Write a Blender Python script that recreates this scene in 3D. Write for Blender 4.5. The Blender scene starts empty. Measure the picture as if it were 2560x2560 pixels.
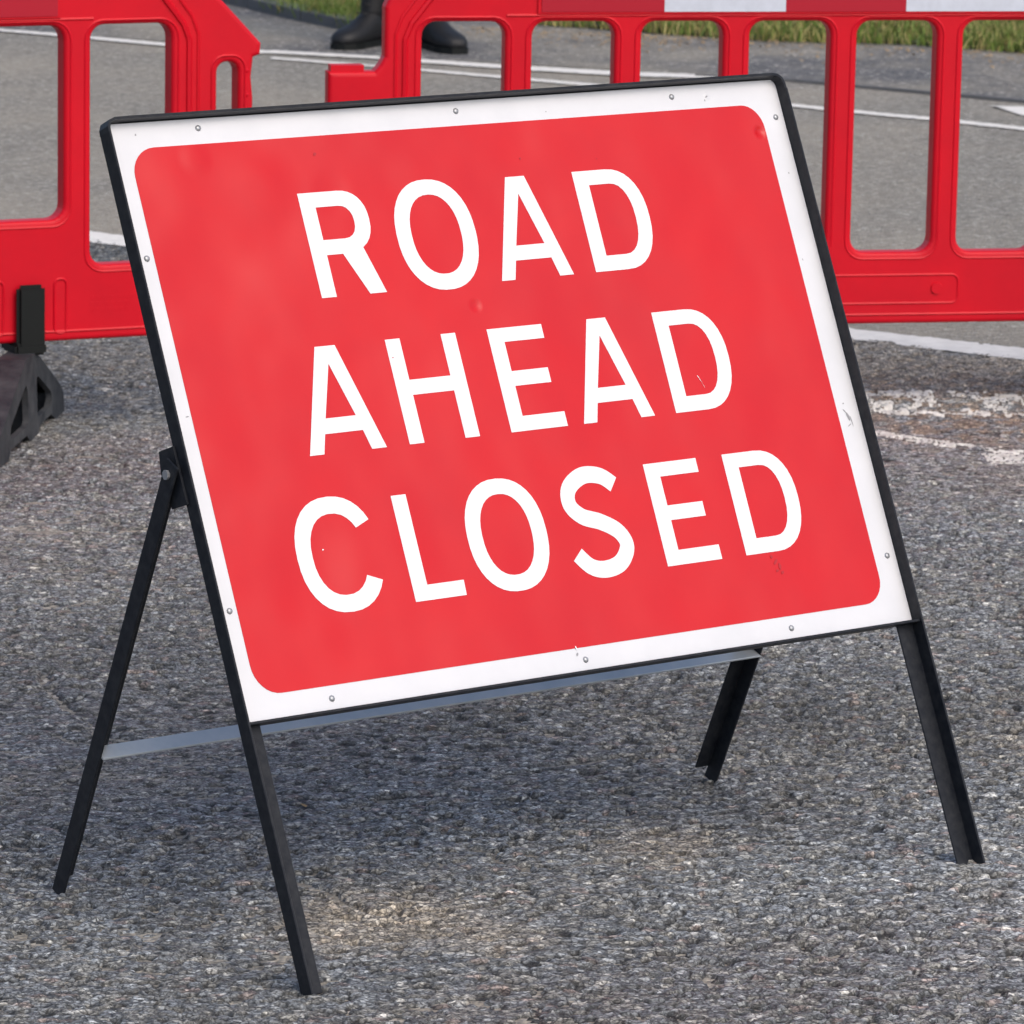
import bpy, bmesh, math, random
import numpy as np
from mathutils import Matrix, Vector
S = bpy.context.scene
COL = S.collection
R = math.radians

# ------------------------------------------------------------------ camera
cam = bpy.data.cameras.new('camera'); co = bpy.data.objects.new('camera', cam); COL.objects.link(co)
cam.sensor_width = 36; cam.lens = 12500/2560*36; cam.clip_start = 0.1; cam.clip_end = 600
co.matrix_world = Matrix(((0.99982, -0.018936, 0.0, 0.0), (0.003695, 0.195118, -0.980773, 0.0),
                          (0.018572, 0.980597, 0.195153, 1.7133), (0, 0, 0, 1)))
cam.dof.use_dof = True; cam.dof.focus_distance = 6.15; cam.dof.aperture_fstop = 27
S.camera = co
# ------------------------------------------------------------------ light
SUN_EL, SUN_AZ = 47, 142     # azimuth of the sun clockwise from +Y
w = bpy.data.worlds.new('World'); S.world = w; w.use_nodes = True
nt = w.node_tree; bg = nt.nodes['Background']; sky = nt.nodes.new('ShaderNodeTexSky')
sky.sky_type = 'NISHITA'; sky.sun_disc = False; sky.sun_elevation = R(SUN_EL); sky.sun_rotation = R(SUN_AZ)
sky.dust_density = 4.0; sky.air_density = 0.8; sky.ozone_density = 0.7
nt.links.new(sky.outputs[0], bg.inputs[0]); bg.inputs[1].default_value = 0.15
sl = bpy.data.lights.new('sun', 'SUN'); sl.energy = .4; sl.angle = R(60); sl.color = (1, .95, .88)
so = bpy.data.objects.new('sun', sl); COL.objects.link(so)
d = Vector((math.sin(R(SUN_AZ))*math.cos(R(SUN_EL)), math.cos(R(SUN_AZ))*math.cos(R(SUN_EL)), math.sin(R(SUN_EL))))
so.rotation_euler = d.to_track_quat('Z', 'Y').to_euler(); so.location = d*30
S.view_settings.view_transform = 'Standard'; S.view_settings.look = 'None'
S.view_settings.exposure = 0.38; S.view_settings.gamma = 1
S.render.engine = 'CYCLES'

# ------------------------------------------------------------------ materials
def mat(name, col, rough=.5, metal=0, spec=.5, coat=0, bump=0, bscale=40, var=0, vscale=8, var_col=None, coords='Object', bdist=.002):
    m = bpy.data.materials.new(name); m.use_nodes = True; t = m.node_tree; N = t.nodes; L = t.links
    b = N['Principled BSDF']; b.inputs['Base Color'].default_value = (*col, 1); b.inputs['Roughness'].default_value = rough
    b.inputs['Metallic'].default_value = metal; b.inputs['Specular IOR Level'].default_value = spec
    b.inputs['Coat Weight'].default_value = coat; b.inputs['Coat Roughness'].default_value = .25
    tc = N.new('ShaderNodeTexCoord')
    if var:
        n = N.new('ShaderNodeTexNoise'); n.inputs['Scale'].default_value = vscale; n.inputs['Detail'].default_value = 8
        n.inputs['Roughness'].default_value = .65
        L.new(tc.outputs[coords], n.inputs['Vector'])
        rp = N.new('ShaderNodeValToRGB'); rp.color_ramp.elements[0].position = .35; rp.color_ramp.elements[1].position = .7
        L.new(n.outputs[0], rp.inputs[0])
        mx = N.new('ShaderNodeMix'); mx.data_type = 'RGBA'
        mx.inputs['A'].default_value = (*col, 1); mx.inputs['B'].default_value = (*(var_col or tuple(c*.6 for c in col)), 1)
        ml = N.new('ShaderNodeMath'); ml.operation = 'MULTIPLY'; ml.inputs[1].default_value = var
        L.new(rp.outputs[0], ml.inputs[0]); L.new(ml.outputs[0], mx.inputs['Factor']); L.new(mx.outputs['Result'], b.inputs['Base Color'])
    if bump:
        n2 = N.new('ShaderNodeTexNoise'); n2.inputs['Scale'].default_value = bscale; n2.inputs['Detail'].default_value = 6
        L.new(tc.outputs[coords], n2.inputs['Vector'])
        bp = N.new('ShaderNodeBump'); bp.inputs['Strength'].default_value = bump; bp.inputs['Distance'].default_value = bdist
        L.new(n2.outputs[0], bp.inputs['Height']); L.new(bp.outputs[0], b.inputs['Normal'])
    return m

def sheet_dents(m, strength=1.0):
    """soft rumples of thin sheet metal and a few pushed-in dents, as relief in the plate's own coordinates"""
    t = m.node_tree; N = t.nodes; L = t.links; b = N['Principled BSDF']
    tc = N.new('ShaderNodeTexCoord')
    n = N.new('ShaderNodeTexNoise'); n.inputs['Scale'].default_value = 4.2; n.inputs['Detail'].default_value = 2
    L.new(tc.outputs['Object'], n.inputs['Vector'])
    cur = N.new('ShaderNodeMath'); cur.operation = 'MULTIPLY'; cur.inputs[1].default_value = .010*strength; L.new(n.outputs[0], cur.inputs[0]); out = cur.outputs[0]
    for (x, y, r, h) in ((.475, .481, .013, -.0017), (1.004, .679, .013, -.0028), (.19, .66, .075, .0035), (.14, .17, .09, -.003), (.93, .733, .008, .001),
                         (.10, .55, .10, -.003), (.11, .70, .03, .0015), (.30, .64, .04, -.0015)):
        v = N.new('ShaderNodeVectorMath'); v.operation = 'DISTANCE'; L.new(tc.outputs['Object'], v.inputs[0]); v.inputs[1].default_value = (x, y, 0)
        mr = N.new('ShaderNodeMapRange'); mr.interpolation_type = 'SMOOTHERSTEP'; mr.inputs['From Min'].default_value = 0; mr.inputs['From Max'].default_value = r
        mr.inputs['To Min'].default_value = h; mr.inputs['To Max'].default_value = 0; L.new(v.outputs['Value'], mr.inputs['Value'])
        a = N.new('ShaderNodeMath'); a.operation = 'ADD'; L.new(out, a.inputs[0]); L.new(mr.outputs[0], a.inputs[1]); out = a.outputs[0]
    bp = N.new('ShaderNodeBump'); bp.inputs['Strength'].default_value = 1; bp.inputs['Distance'].default_value = 1.0
    L.new(out, bp.inputs['Height']); L.new(bp.outputs[0], b.inputs['Normal'])

M = {}
M['sign_white'] = mat('white sheeting', (.70, .72, .75), .32, var=.5, vscale=11, var_col=(.60, .62, .65))
M['sign_red'] = mat('red sheeting', (.61, .0115, .0155), .28, spec=.34, var=.6, vscale=3.2, var_col=(.50, .013, .021))
M['letter'] = mat('white lettering', (.80, .81, .83), .34)
for k in ('sign_white', 'sign_red', 'letter'): sheet_dents(M[k], 1.5)
M['black'] = mat('black painted steel', (.009, .0115, .017), .42, spec=.2, bump=.25, bscale=120, var=.6, vscale=70, var_col=(.035, .038, .042), bdist=.001)
M['galv'] = mat('worn grey steel', (.40, .47, .52), .34, metal=.3, bump=.15, bscale=60, var=.7, vscale=11, var_col=(.62, .64, .64))
M['rivet'] = mat('dull rivet', (.38, .40, .42), .4, metal=.6)
M['plastic'] = mat('red moulded plastic', (.64, .003, .016), .42, spec=.25, bump=.25, bscale=9, var=.6, vscale=6, var_col=(.48, .003, .015), bdist=.004)
M['strip_red'] = mat('red reflective strip', (.42, .004, .022), .3)
M['strip_white'] = mat('white reflective strip', (.62, .67, .76), .3, var=.3, vscale=40)
M['rubber'] = mat('grey recycled plastic', (.018, .021, .027), .6, spec=.25, bump=.5, bscale=70, var=.8, vscale=16, var_col=(.085, .09, .095))
M['clip'] = mat('black clip plastic', (.007, .009, .009), .55, spec=.25, bump=.2, bscale=60)
M['paint'] = mat('road paint', (.88, .86, .80), .7, bump=.3, bscale=120, var=.45, vscale=22, var_col=(.50, .49, .45), coords='Object')
M['worn_paint'] = mat('worn road paint', (.74, .73, .69), .8, bump=.5, bscale=150, var=.9, vscale=26, var_col=(.42, .40, .36), coords='Object')
M['kerb'] = mat('dark concrete kerb', (.13, .135, .14), .8, bump=.5, bscale=90, var=.6, vscale=12)
M['earth'] = mat('earth under grass', (.05, .05, .025), .9, bump=.7, bscale=30, var=.5, vscale=4, bdist=.02)
M['cloth'] = mat('black uniform cloth', (.012, .013, .016), .8, bump=.5, bscale=60, var=.5, vscale=15, var_col=(.02, .021, .026))
M['leather'] = mat('black boot leather', (.007, .008, .010), .6, bump=.3, bscale=50)
M['skin'] = mat('skin', (.50, .29, .21), .5)
M['hair'] = mat('hair', (.03, .02, .014), .7)
M['litter'] = mat('dry leaf', (.38, .27, .14), .8, var=.8, vscale=9, var_col=(.20, .14, .08))

def road_mat(name, c1, c2, grain, warm, specks=.12):
    """fine asphalt: stones as cell colours, blotches and relief, all in place coordinates"""
    m = bpy.data.materials.new(name); m.use_nodes = True; t = m.node_tree; N = t.nodes; L = t.links
    b = N['Principled BSDF']; b.inputs['Roughness'].default_value = .85; b.inputs['Specular IOR Level'].default_value = .3
    g = N.new('ShaderNodeNewGeometry')
    v = N.new('ShaderNodeTexVoronoi'); v.inputs['Scale'].default_value = grain; L.new(g.outputs['Position'], v.inputs['Vector'])
    sp = N.new('ShaderNodeSeparateColor'); L.new(v.outputs['Color'], sp.inputs[0])
    r1 = N.new('ShaderNodeValToRGB'); e = r1.color_ramp.elements
    e[0].color = (*[c*.62 for c in c1], 1); e[1].color = (*c2, 1); e[1].position = .92
    x = e.new(.5); x.color = (*c1, 1); x = e.new(.985); x.color = (.5, .48, .44, 1)
    L.new(sp.outputs[0], r1.inputs[0])
    n = N.new('ShaderNodeTexNoise'); n.inputs['Scale'].default_value = 1.1; n.inputs['Detail'].default_value = 7; n.inputs['Roughness'].default_value = .6
    L.new(g.outputs['Position'], n.inputs['Vector'])
    r2 = N.new('ShaderNodeMapRange'); r2.inputs['From Min'].default_value = .4; r2.inputs['From Max'].default_value = .72; r2.inputs['To Max'].default_value = .6
    L.new(n.outputs[0], r2.inputs[0])
    mx = N.new('ShaderNodeMix'); mx.data_type = 'RGBA'; mx.inputs['B'].default_value = (*warm, 1)  # tan noise patches put dappled sunlight into the asphalt colour
    L.new(r1.outputs[0], mx.inputs['A']); L.new(r2.outputs[0], mx.inputs['Factor'])
    L.new(mx.outputs['Result'], b.inputs['Base Color'])
    bp = N.new('ShaderNodeBump'); bp.inputs['Strength'].default_value = .8; bp.inputs['Distance'].default_value = .006
    L.new(v.outputs['Distance'], bp.inputs['Height']); bp.invert = True; L.new(bp.outputs[0], b.inputs['Normal'])
    return m
M['road'] = road_mat('pale worn asphalt', (.255, .245, .215), (.36, .345, .30), 110, (.40, .36, .29))
M['side'] = road_mat('shade-toned asphalt', (.13, .132, .135), (.20, .20, .195), 80, (.52, .47, .36))  # far road's shade is put into this darker tone, dappled sun into its tan

# coarse chipping surface: colour from an attribute baked per stone
m = bpy.data.materials.new('coarse stone chippings'); m.use_nodes = True; t = m.node_tree; b = t.nodes['Principled BSDF']
at = t.nodes.new('ShaderNodeAttribute'); at.attribute_name = 'stone'
def _n(k, **kw):
    q = t.nodes.new(k)
    for a_, v_ in kw.items(): setattr(q, a_, v_)
    return q
gp = _n('ShaderNodeNewGeometry')
v1 = _n('ShaderNodeTexVoronoi', feature='DISTANCE_TO_EDGE'); v1.inputs['Scale'].default_value = 150; v1.inputs['Randomness'].default_value = 1
wn = _n('ShaderNodeTexNoise'); wn.inputs['Scale'].default_value = 90; wn.inputs['Detail'].default_value = 3
wm = _n('ShaderNodeVectorMath', operation='MULTIPLY_ADD'); wm.inputs[1].default_value = (.012, .012, .012)
ws = _n('ShaderNodeVectorMath', operation='MULTIPLY'); ws.inputs[1].default_value = (.60, 1.08, 1)
t.links.new(gp.outputs['Position'], wn.inputs['Vector']); t.links.new(wn.outputs['Color'], wm.inputs[0]); t.links.new(gp.outputs['Position'], wm.inputs[2])
t.links.new(wm.outputs[0], ws.inputs[0]); t.links.new(ws.outputs[0], v1.inputs['Vector'])
e1 = _n('ShaderNodeMapRange', interpolation_type='SMOOTHSTEP'); e1.inputs['From Min'].default_value = .0; e1.inputs['From Max'].default_value = .20; e1.inputs['To Min'].default_value = .30; e1.inputs['To Max'].default_value = 1.0
t.links.new(v1.outputs['Distance'], e1.inputs['Value'])
v2 = _n('ShaderNodeTexVoronoi'); v2.inputs['Scale'].default_value = 150; t.links.new(ws.outputs[0], v2.inputs['Vector'])
sc = _n('ShaderNodeSeparateColor'); t.links.new(v2.outputs['Color'], sc.inputs[0])
e2 = _n('ShaderNodeValToRGB'); el = e2.color_ramp.elements; el[0].color = (.50, .50, .50, 1); el[1].position = .9; el[1].color = (1.35, 1.35, 1.33, 1)
x_ = el.new(.14); x_.color = (.75, .75, .75, 1); x_ = el.new(.96); x_.color = (1.9, 1.88, 1.82, 1)
t.links.new(sc.outputs[0], e2.inputs[0])
n3 = _n('ShaderNodeTexNoise'); n3.inputs['Scale'].default_value = 330; n3.inputs['Detail'].default_value = 2; t.links.new(gp.outputs['Position'], n3.inputs['Vector'])
e3 = _n('ShaderNodeMapRange'); e3.inputs['From Min'].default_value = .3; e3.inputs['From Max'].default_value = .7; e3.inputs['To Min'].default_value = .55; e3.inputs['To Max'].default_value = 1.38
t.links.new(n3.outputs[0], e3.inputs['Value'])
m1 = _n('ShaderNodeVectorMath', operation='MULTIPLY'); t.links.new(at.outputs['Color'], m1.inputs[0]); t.links.new(e2.outputs[0], m1.inputs[1])
m2 = _n('ShaderNodeMath', operation='MULTIPLY'); t.links.new(e1.outputs[0], m2.inputs[0]); t.links.new(e3.outputs[0], m2.inputs[1])
m3 = _n('ShaderNodeVectorMath', operation='SCALE'); t.links.new(m1.outputs[0], m3.inputs[0]); t.links.new(m2.outputs[0], m3.inputs['Scale'])
t.links.new(m3.outputs[0], b.inputs['Base Color'])
b.inputs['Roughness'].default_value = .62; b.inputs['Specular IOR Level'].default_value = .5
g = t.nodes.new('ShaderNodeNewGeometry'); n = t.nodes.new('ShaderNodeTexNoise'); n.inputs['Scale'].default_value = 260; n.inputs['Detail'].default_value = 4
t.links.new(g.outputs['Position'], n.inputs['Vector'])
bp = t.nodes.new('ShaderNodeBump'); bp.inputs['Strength'].default_value = .8; bp.inputs['Distance'].default_value = .003
t.links.new(n.outputs[0], bp.inputs['Height']); t.links.new(bp.outputs[0], b.inputs['Normal']); M['chips'] = m

# ------------------------------------------------------------------ helpers
def tag(o, label=None, cat=None, group=None, kind=None):
    if label: o['label'] = label
    if cat: o['category'] = cat
    if group: o['group'] = group
    if kind: o['kind'] = kind
    return o
def empty(name, loc, rz=0):
    o = bpy.data.objects.new(name, None); COL.objects.link(o); o.location = loc; o.rotation_euler.z = rz; o.empty_display_size = .1
    return o
def link(name, me, m, parent=None, mtx=None):
    o = bpy.data.objects.new(name, me); COL.objects.link(o)
    if not me.materials: me.materials.append(m)
    if parent: o.parent = parent
    if mtx is not None: o.matrix_local = mtx
    return o
def frombm(bm, name, smooth=False):
    bmesh.ops.recalc_face_normals(bm, faces=bm.faces)
    me = bpy.data.meshes.new(name); bm.to_mesh(me); bm.free()
    if smooth: me.polygons.foreach_set('use_smooth', [True]*len(me.polygons))
    return me
def box(bm, a, b_):
    x0, y0, z0 = a; x1, y1, z1 = b_
    v = [bm.verts.new(p) for p in ((x0,y0,z0),(x1,y0,z0),(x1,y1,z0),(x0,y1,z0),(x0,y0,z1),(x1,y0,z1),(x1,y1,z1),(x0,y1,z1))]
    for f in ((0,3,2,1),(4,5,6,7),(0,1,5,4),(1,2,6,5),(2,3,7,6),(3,0,4,7)): bm.faces.new([v[i] for i in f])
    return v
def bevel(bm, w_, seg=1):
    bmesh.ops.remove_doubles(bm, verts=bm.verts, dist=1e-6)
    bmesh.ops.bevel(bm, geom=[e for e in bm.edges if e.is_manifold and e.calc_face_angle(0) > .5], offset=w_, segments=seg, affect='EDGES')
def prism(bm, pts, a, b_, fn):
    """polygon pts extruded between a and b; fn(u,v,d) places a point"""
    n = len(pts)
    v0 = [bm.verts.new(fn(p[0], p[1], a)) for p in pts]; v1 = [bm.verts.new(fn(p[0], p[1], b_)) for p in pts]
    bm.faces.new(v0[::-1]); bm.faces.new(v1)
    for i in range(n): bm.faces.new((v0[i], v0[(i+1) % n], v1[(i+1) % n], v1[i]))
def flat_shape(outer, holes, depth, bev=0, res=2, off=0):
    """filled 2D outline with holes as a mesh in XY, thickness 2*depth about z=0"""
    cu = bpy.data.curves.new('outline', 'CURVE'); cu.dimensions = '2D'; cu.fill_mode = 'BOTH'
    for pts in [outer]+holes:
        s = cu.splines.new('POLY'); s.points.add(len(pts)-1); s.use_cyclic_u = True
        for i, p in enumerate(pts): s.points[i].co = (p[0], p[1], 0, 1)
    cu.extrude = max(depth-bev, 0); cu.bevel_depth = bev; cu.bevel_resolution = res; cu.offset = -bev+off
    o = bpy.data.objects.new('outline', cu); COL.objects.link(o)
    bpy.context.view_layer.update()
    me = bpy.data.meshes.new_from_object(o.evaluated_get(bpy.context.evaluated_depsgraph_get()))
    bpy.data.objects.remove(o); bpy.data.curves.remove(cu)
    return me
def rrect(x0, y0, x1, y1, r, n=5):
    out = []
    for cx, cy, a0 in ((x1-r, y1-r, 0), (x0+r, y1-r, 90), (x0+r, y0+r, 180), (x1-r, y0+r, 270)):
        for i in range(n+1):
            a = R(a0+90*i/n); out.append((cx+r*math.cos(a), cy+r*math.sin(a)))
    return out
def tube(bm, pts, rad, seg=6, closed=False):
    rings = []; n = len(pts); P = [Vector(p) for p in pts]
    for i, p in enumerate(P):
        a = P[(i-1) % n] if (closed or i) else p; c = P[(i+1) % n] if (closed or i < n-1) else p
        tdir = (c-a).normalized(); u = tdir.orthogonal().normalized() if not rings else None
        if rings: u = (pu - tdir*pu.dot(tdir)).normalized()
        pu = u; v = tdir.cross(u)
        rings.append([bm.verts.new(p+rad*(math.cos(k*2*math.pi/seg)*u+math.sin(k*2*math.pi/seg)*v)) for k in range(seg)])
    for i in range(n if closed else n-1):
        A, B = rings[i], rings[(i+1) % n]
        for k in range(seg): bm.faces.new((A[k], A[(k+1) % seg], B[(k+1) % seg], B[k]))
    if not closed: bm.faces.new(rings[0][::-1]); bm.faces.new(rings[-1])

# ------------------------------------------------------------------ numpy noise
def h2(ix, iy, s):
    a = np.sin(ix*127.1+iy*311.7+s*74.7)*43758.5453
    return a-np.floor(a)
def vnoise(x, y, s=0):
    ix, iy = np.floor(x), np.floor(y); fx, fy = x-ix, y-iy; fx = fx*fx*(3-2*fx); fy = fy*fy*(3-2*fy)
    return (h2(ix,iy,s)*(1-fx)+h2(ix+1,iy,s)*fx)*(1-fy)+(h2(ix,iy+1,s)*(1-fx)+h2(ix+1,iy+1,s)*fx)*fy
def fbm(x, y, s=0, o=5):
    r = 0; a = .5
    for i in range(o): r = r+a*vnoise(x, y, s+i*13); x = x*2.03; y = y*2.03; a *= .5
    return r
def sstep(a, b_, x):
    t_ = np.clip((x-a)/(b_-a), 0, 1); return t_*t_*(3-2*t_)

# ------------------------------------------------------------------ ground
def poly_sheet(name, pts, z, m, label=None, kind='structure'):
    me = bpy.data.meshes.new(name); me.from_pydata([(p[0], p[1], z) for p in pts], [], [list(range(len(pts)))]); me.update()
    if me.polygons[0].normal.z < 0: me.flip_normals()
    o = link(name, me, m); tag(o, label=label, kind=kind); return o
poly_sheet('ground', [(-300,-300),(300,-300),(300,500),(-300,500)], -.08, M['earth'])
# line between coarse surface and road: y = LA(x)
def LA(x): return 11.10-.72*x
road = poly_sheet('road', [(-40,-30),(40,-30),(40,30),(-40,30)], -.004, M['road'])

WORN = [(.70, 9.79, 1.6, 9.80, .13, .43, 21, 'badly worn white paint patch on the brown dirt right of the sign'),
        (.66, 9.465, .96, 9.27, .024, .40, 24, 'faint thin worn white streak on the coarse ground beside the sign'),
        (.885, 9.215, 1.5, 9.25, .055, .34, 27, 'short white paint remnant at the right edge nearest the camera')]
def chips():
    xs = np.concatenate([-1.45-np.cumsum(np.linspace(.006,.12,60))[::-1], np.arange(-1.45, 1.55, .0046), 1.55+np.cumsum(np.linspace(.006,.12,60))])
    ys = np.concatenate([5.3-np.cumsum(np.linspace(.006,.1,60))[::-1], np.arange(5.3, 8.2, .0046), np.arange(8.2, 12.9, .0068), 12.9+np.cumsum(np.linspace(.008,.1,50))])
    X, Y = np.meshgrid(xs, ys); X = X.astype(np.float64); nx, ny = len(xs), len(ys)
    s = .0120
    gx = X/(s*1.35) + .5*(vnoise(X*60, Y*60, 9)-.5); gy = Y/(s*.95)+.5*(vnoise(X*60, Y*60, 19)-.5)
    cx, cy = np.floor(gx), np.floor(gy)
    f1 = np.full(X.shape, 9.); f2 = np.full(X.shape, 9.); idx = np.zeros(X.shape); idy = np.zeros(X.shape)
    for i in (-1, 0, 1):
        for j in (-1, 0, 1):
            ax, ay = cx+i, cy+j
            dd = (ax+h2(ax, ay, 1)-gx)**2+(ay+h2(ax, ay, 2)-gy)**2
            c = dd < f1
            f2 = np.where(c, f1, np.minimum(f2, dd)); idx = np.where(c, ax, idx); idy = np.where(c, ay, idy); f1 = np.where(c, dd, f1)
    edge = np.sqrt(f2)-np.sqrt(f1)
    dome = sstep(0, .24, edge)
    r1, r2, r3, r4 = (h2(idx, idy, k) for k in (3, 4, 5, 6))
    # old open texture near, smoother further right; size of relief varies in patches
    rough = .55+.9*sstep(.3, .62, fbm(X*1.6, Y*1.6, 40))
    H = dome*(.0010+.0026*r1**1.5)*rough
    H = np.where(r2 < .15, H-.0055*rough, H)                       # plucked stones
    H += .0022*(vnoise(X*190, Y*190, 62)-.5)
    H += .010*(fbm(X*2.2, Y*2.2, 70)-.5) + .006*(fbm(X*24, Y*24, 71, 3)-.5)
    pit = sstep(.74, .86, vnoise(X*44+.4*vnoise(X*300, Y*300, 7), Y*84, 63)*.75+.25*vnoise(X*170, Y*170, 64)+.10*(fbm(X*3, Y*3, 65)-.5)) ; H -= .006*pit
    # cracks
    crk = [np.zeros(X.shape)]
    def seg(pts, wid, dep):
        dm = np.full(X.shape, 9.)
        wx = X+.022*(fbm(X*16, Y*16, 80, 3)-.5)*2; wy = Y+.05*(fbm(X*11, Y*11, 90, 3)-.5)*2
        for (x0, y0), (x1, y1) in zip(pts, pts[1:]):
            L2 = (x1-x0)**2+(y1-y0)**2; t_ = np.clip(((wx-x0)*(x1-x0)+(wy-y0)*(y1-y0))/L2, 0, 1)
            dm = np.minimum(dm, np.hypot(wx-x0-t_*(x1-x0), wy-y0-t_*(y1-y0)))
        k_ = (1-sstep(wid*.3, wid, dm))*sstep(.28, .45, fbm(X*9, Y*9, 95, 3)); crk[0] = np.maximum(crk[0], k_); return -dep*k_
    for pts, wd, dp in (([(-.27,6.17),(-.22,6.10),(-.17,6.01),(-.12,5.97)], .010, .012), ([(-.15,6.96),(-.05,7.0),(.03,6.98)], .010, .010),
                        ([(-.02,6.70),(.03,6.77),(.13,6.82),(.26,6.84)], .012, .012), ([(.62,7.2),(.70,7.23),(.77,7.28),(1.0,7.3)], .013, .013),
                        ([(-.71,7.3),(-.615,6.99),(-.55,6.9)], .012, .009), ([(-.82,7.76),(-.62,7.84),(-.45,7.8)], .010, .008), ([(-.9,8.4),(-.7,8.35),(-.5,8.5)], .012, .009),
                        ([(.5,6.1),(.7,6.05),(.8,6.15)], .010, .010), ([(1.,8.7),(.85,8.6),(.75,8.4)], .012, .009), ([(-.62,6.4),(-.5,6.32),(-.44,6.35)], .01, .01), ([(-.2,6.5),(-.05,6.42),(.1,6.5)], .008, .008), ([(.3,5.95),(.42,6.05),(.6,6.0)], .009, .008), ([(-.9,9.1),(-.6,9.0),(-.4,9.15)], .012, .01), ([(.8,8.0),(1.05,8.1),(1.3,8.0)], .012, .01), ([(-.5,6.0),(-.42,5.85),(-.3,5.8)], .008, .008)):
        H += seg(pts, wd, dp)
    # stone colours (albedo)
    base = .165+.075*r3
    base = base*(.72+.56*vnoise(X*210, Y*210, 61))
    warm = np.stack([base*1.0, base*1.0, base*.96], -1); cool = np.stack([base*.92, base*.98, base*1.04], -1)
    pink = np.stack([base*1.15, base*.98, base*.92], -1); white = np.stack([.36+0*base, .36+0*base, .35+0*base], -1)
    C = np.where((r4 < .42)[..., None], warm, cool); C = np.where(((r4 > .93) & (r4 < .965))[..., None], pink, C); C = np.where((r4 > .972)[..., None], white, C)
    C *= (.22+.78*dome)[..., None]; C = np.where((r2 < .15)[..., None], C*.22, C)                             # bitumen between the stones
    big = fbm(X*1.1+3, Y*1.1, 55); C *= 1.33*(.50+1.45*big)[..., None]; C *= ((1-.78*crk[0])*(1-.70*pit))[..., None]
    tint = fbm(X*2.7, Y*2.7, 56); C *= np.stack([.95+.10*tint, 1.0+.01*tint, 1.02-.10*tint], -1)
    dust_sun = 0*X  # tan patches: some real dust, some dappled sun painted into the ground colour
    for (x, y, rx, ry, k) in ((-.14,5.97,.19,.19,.9), (-.02,5.9,.12,.10,.5), (.22,6.38,.10,.14,.8), (-.62,6.6,.25,.2,.25), (1.0,10.15,.75,.36,1.25), (.75,10.35,.35,.3,.8), (.75,9.9,.22,.3,.6), (-.75,9.3,.3,.25,.2),
                              (.9,7.0,.25,.3,.35), (.1,8,.5,.4,.2), (-.35,6.35,.2,.15,.35), (1.05,9.0,.3,.2,.35), (-1.,10.5,.6,.6,.3), (-.7,10.2,.5,.4,.45)):
        dust_sun = np.maximum(dust_sun, k*(1-sstep(.35, 1.05, np.hypot((X-x)/rx, (Y-y)/ry)+.9*(fbm(X*9, Y*9, 57)-.5))))
    dust_sun = np.clip(dust_sun*(.45+.8*vnoise(X*160, Y*160, 58)), 0, .95)
    dirt = np.stack([.43+.18*r3, .375+.16*r3, .29+.13*r3], -1)*(.4+.6*dome)[..., None]; C = C*(1-dust_sun[..., None]*.85)+dirt*dust_sun[..., None]*.85  # one tan colour for the real dust and the painted sun patches
    brown = .92*(1-sstep(.4, 1, np.hypot((X-.98)/.6, (Y-9.75)/.62)+.8*(fbm(X*7, Y*7, 59)-.5)))*sstep(.35, .6, vnoise(X*45, Y*45, 60))
    C = C*(1-brown[..., None])+np.stack([.27+.16*r3, .205+.14*r3, .15+.11*r3], -1)*brown[..., None]
    base_idx = (np.arange(ny-1)[:, None]*nx+np.arange(nx-1)[None, :])
    for (u0, v0, u1, v1, wd, wear, sd, lab) in WORN:
        L_ = math.hypot(u1-u0, v1-v0); tt = ((X-u0)*(u1-u0)+(Y-v0)*(v1-v0))/L_; dn_ = np.abs((X-u0)*(v1-v0)-(Y-v0)*(u1-u0))/L_
        msk = (tt > 0) & (tt < L_) & (dn_ < wd*(.7+.6*fbm(X*12, Y*12, sd, 3))) & (fbm(X*22, Y*16, sd+3, 4)+.16*vnoise(X*90, Y*90, sd+9) > wear+.115) & (dome > .08)
        q_ = base_idx[msk[:-1, :-1]]; Fw = np.stack([q_, q_+1, q_+nx+1, q_+nx], -1)
        uq, inv = np.unique(Fw, return_inverse=True); Vw = np.stack([X.ravel()[uq], Y.ravel()[uq], H.ravel()[uq]+.0005], -1)
        mw = bpy.data.meshes.new('road_marking'); mw.from_pydata(Vw.tolist(), [], inv.reshape(-1, 4).tolist()); mw.update()
        tag(link('road_marking', mw, M['worn_paint']), lab, 'road marking')
    fx = (1-sstep(1.45, 1.75, X))*sstep(-1.6, -1.45, X)*sstep(5.15, 5.3, Y)*(1-sstep(12.9, 13.3, Y))
    H = H*fx+.004*(1-fx); C = C*fx[..., None]+.175*(.75+.5*h2(np.floor(X*40), np.floor(Y*40), 8))[..., None]*(1-fx[..., None])
    V = np.stack([X, Y, H], -1).reshape(-1, 3).astype(np.float32)
    ii = (np.arange(ny-1)[:, None]*nx+np.arange(nx-1)[None, :])
    xm = X[:-1, :-1]; ym = Y[:-1, :-1]
    keep = (ym < LA(xm)+.012+.012*(fbm(xm*25, ym*25, 5, 3)-.5)).ravel()
    ii = ii.ravel()[keep]
    F = np.stack([ii, ii+1, ii+nx+1, ii+nx], -1).astype(np.int32)
    me = bpy.data.meshes.new('near_ground'); me.vertices.add(len(V)); me.vertices.foreach_set('co', V.ravel())
    me.loops.add(F.size); me.loops.foreach_set('vertex_index', F.ravel()); me.polygons.add(len(F))
    me.polygons.foreach_set('loop_start', np.arange(len(F), dtype=np.int32)*4); me.polygons.foreach_set('loop_total', np.full(len(F), 4, np.int32))
    me.update(calc_edges=True)
    a = me.color_attributes.new('stone', 'FLOAT_COLOR', 'POINT')
    a.data.foreach_set('color', np.concatenate([C.reshape(-1, 3), np.ones((len(V), 1))], 1).astype(np.float32).ravel())
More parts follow.
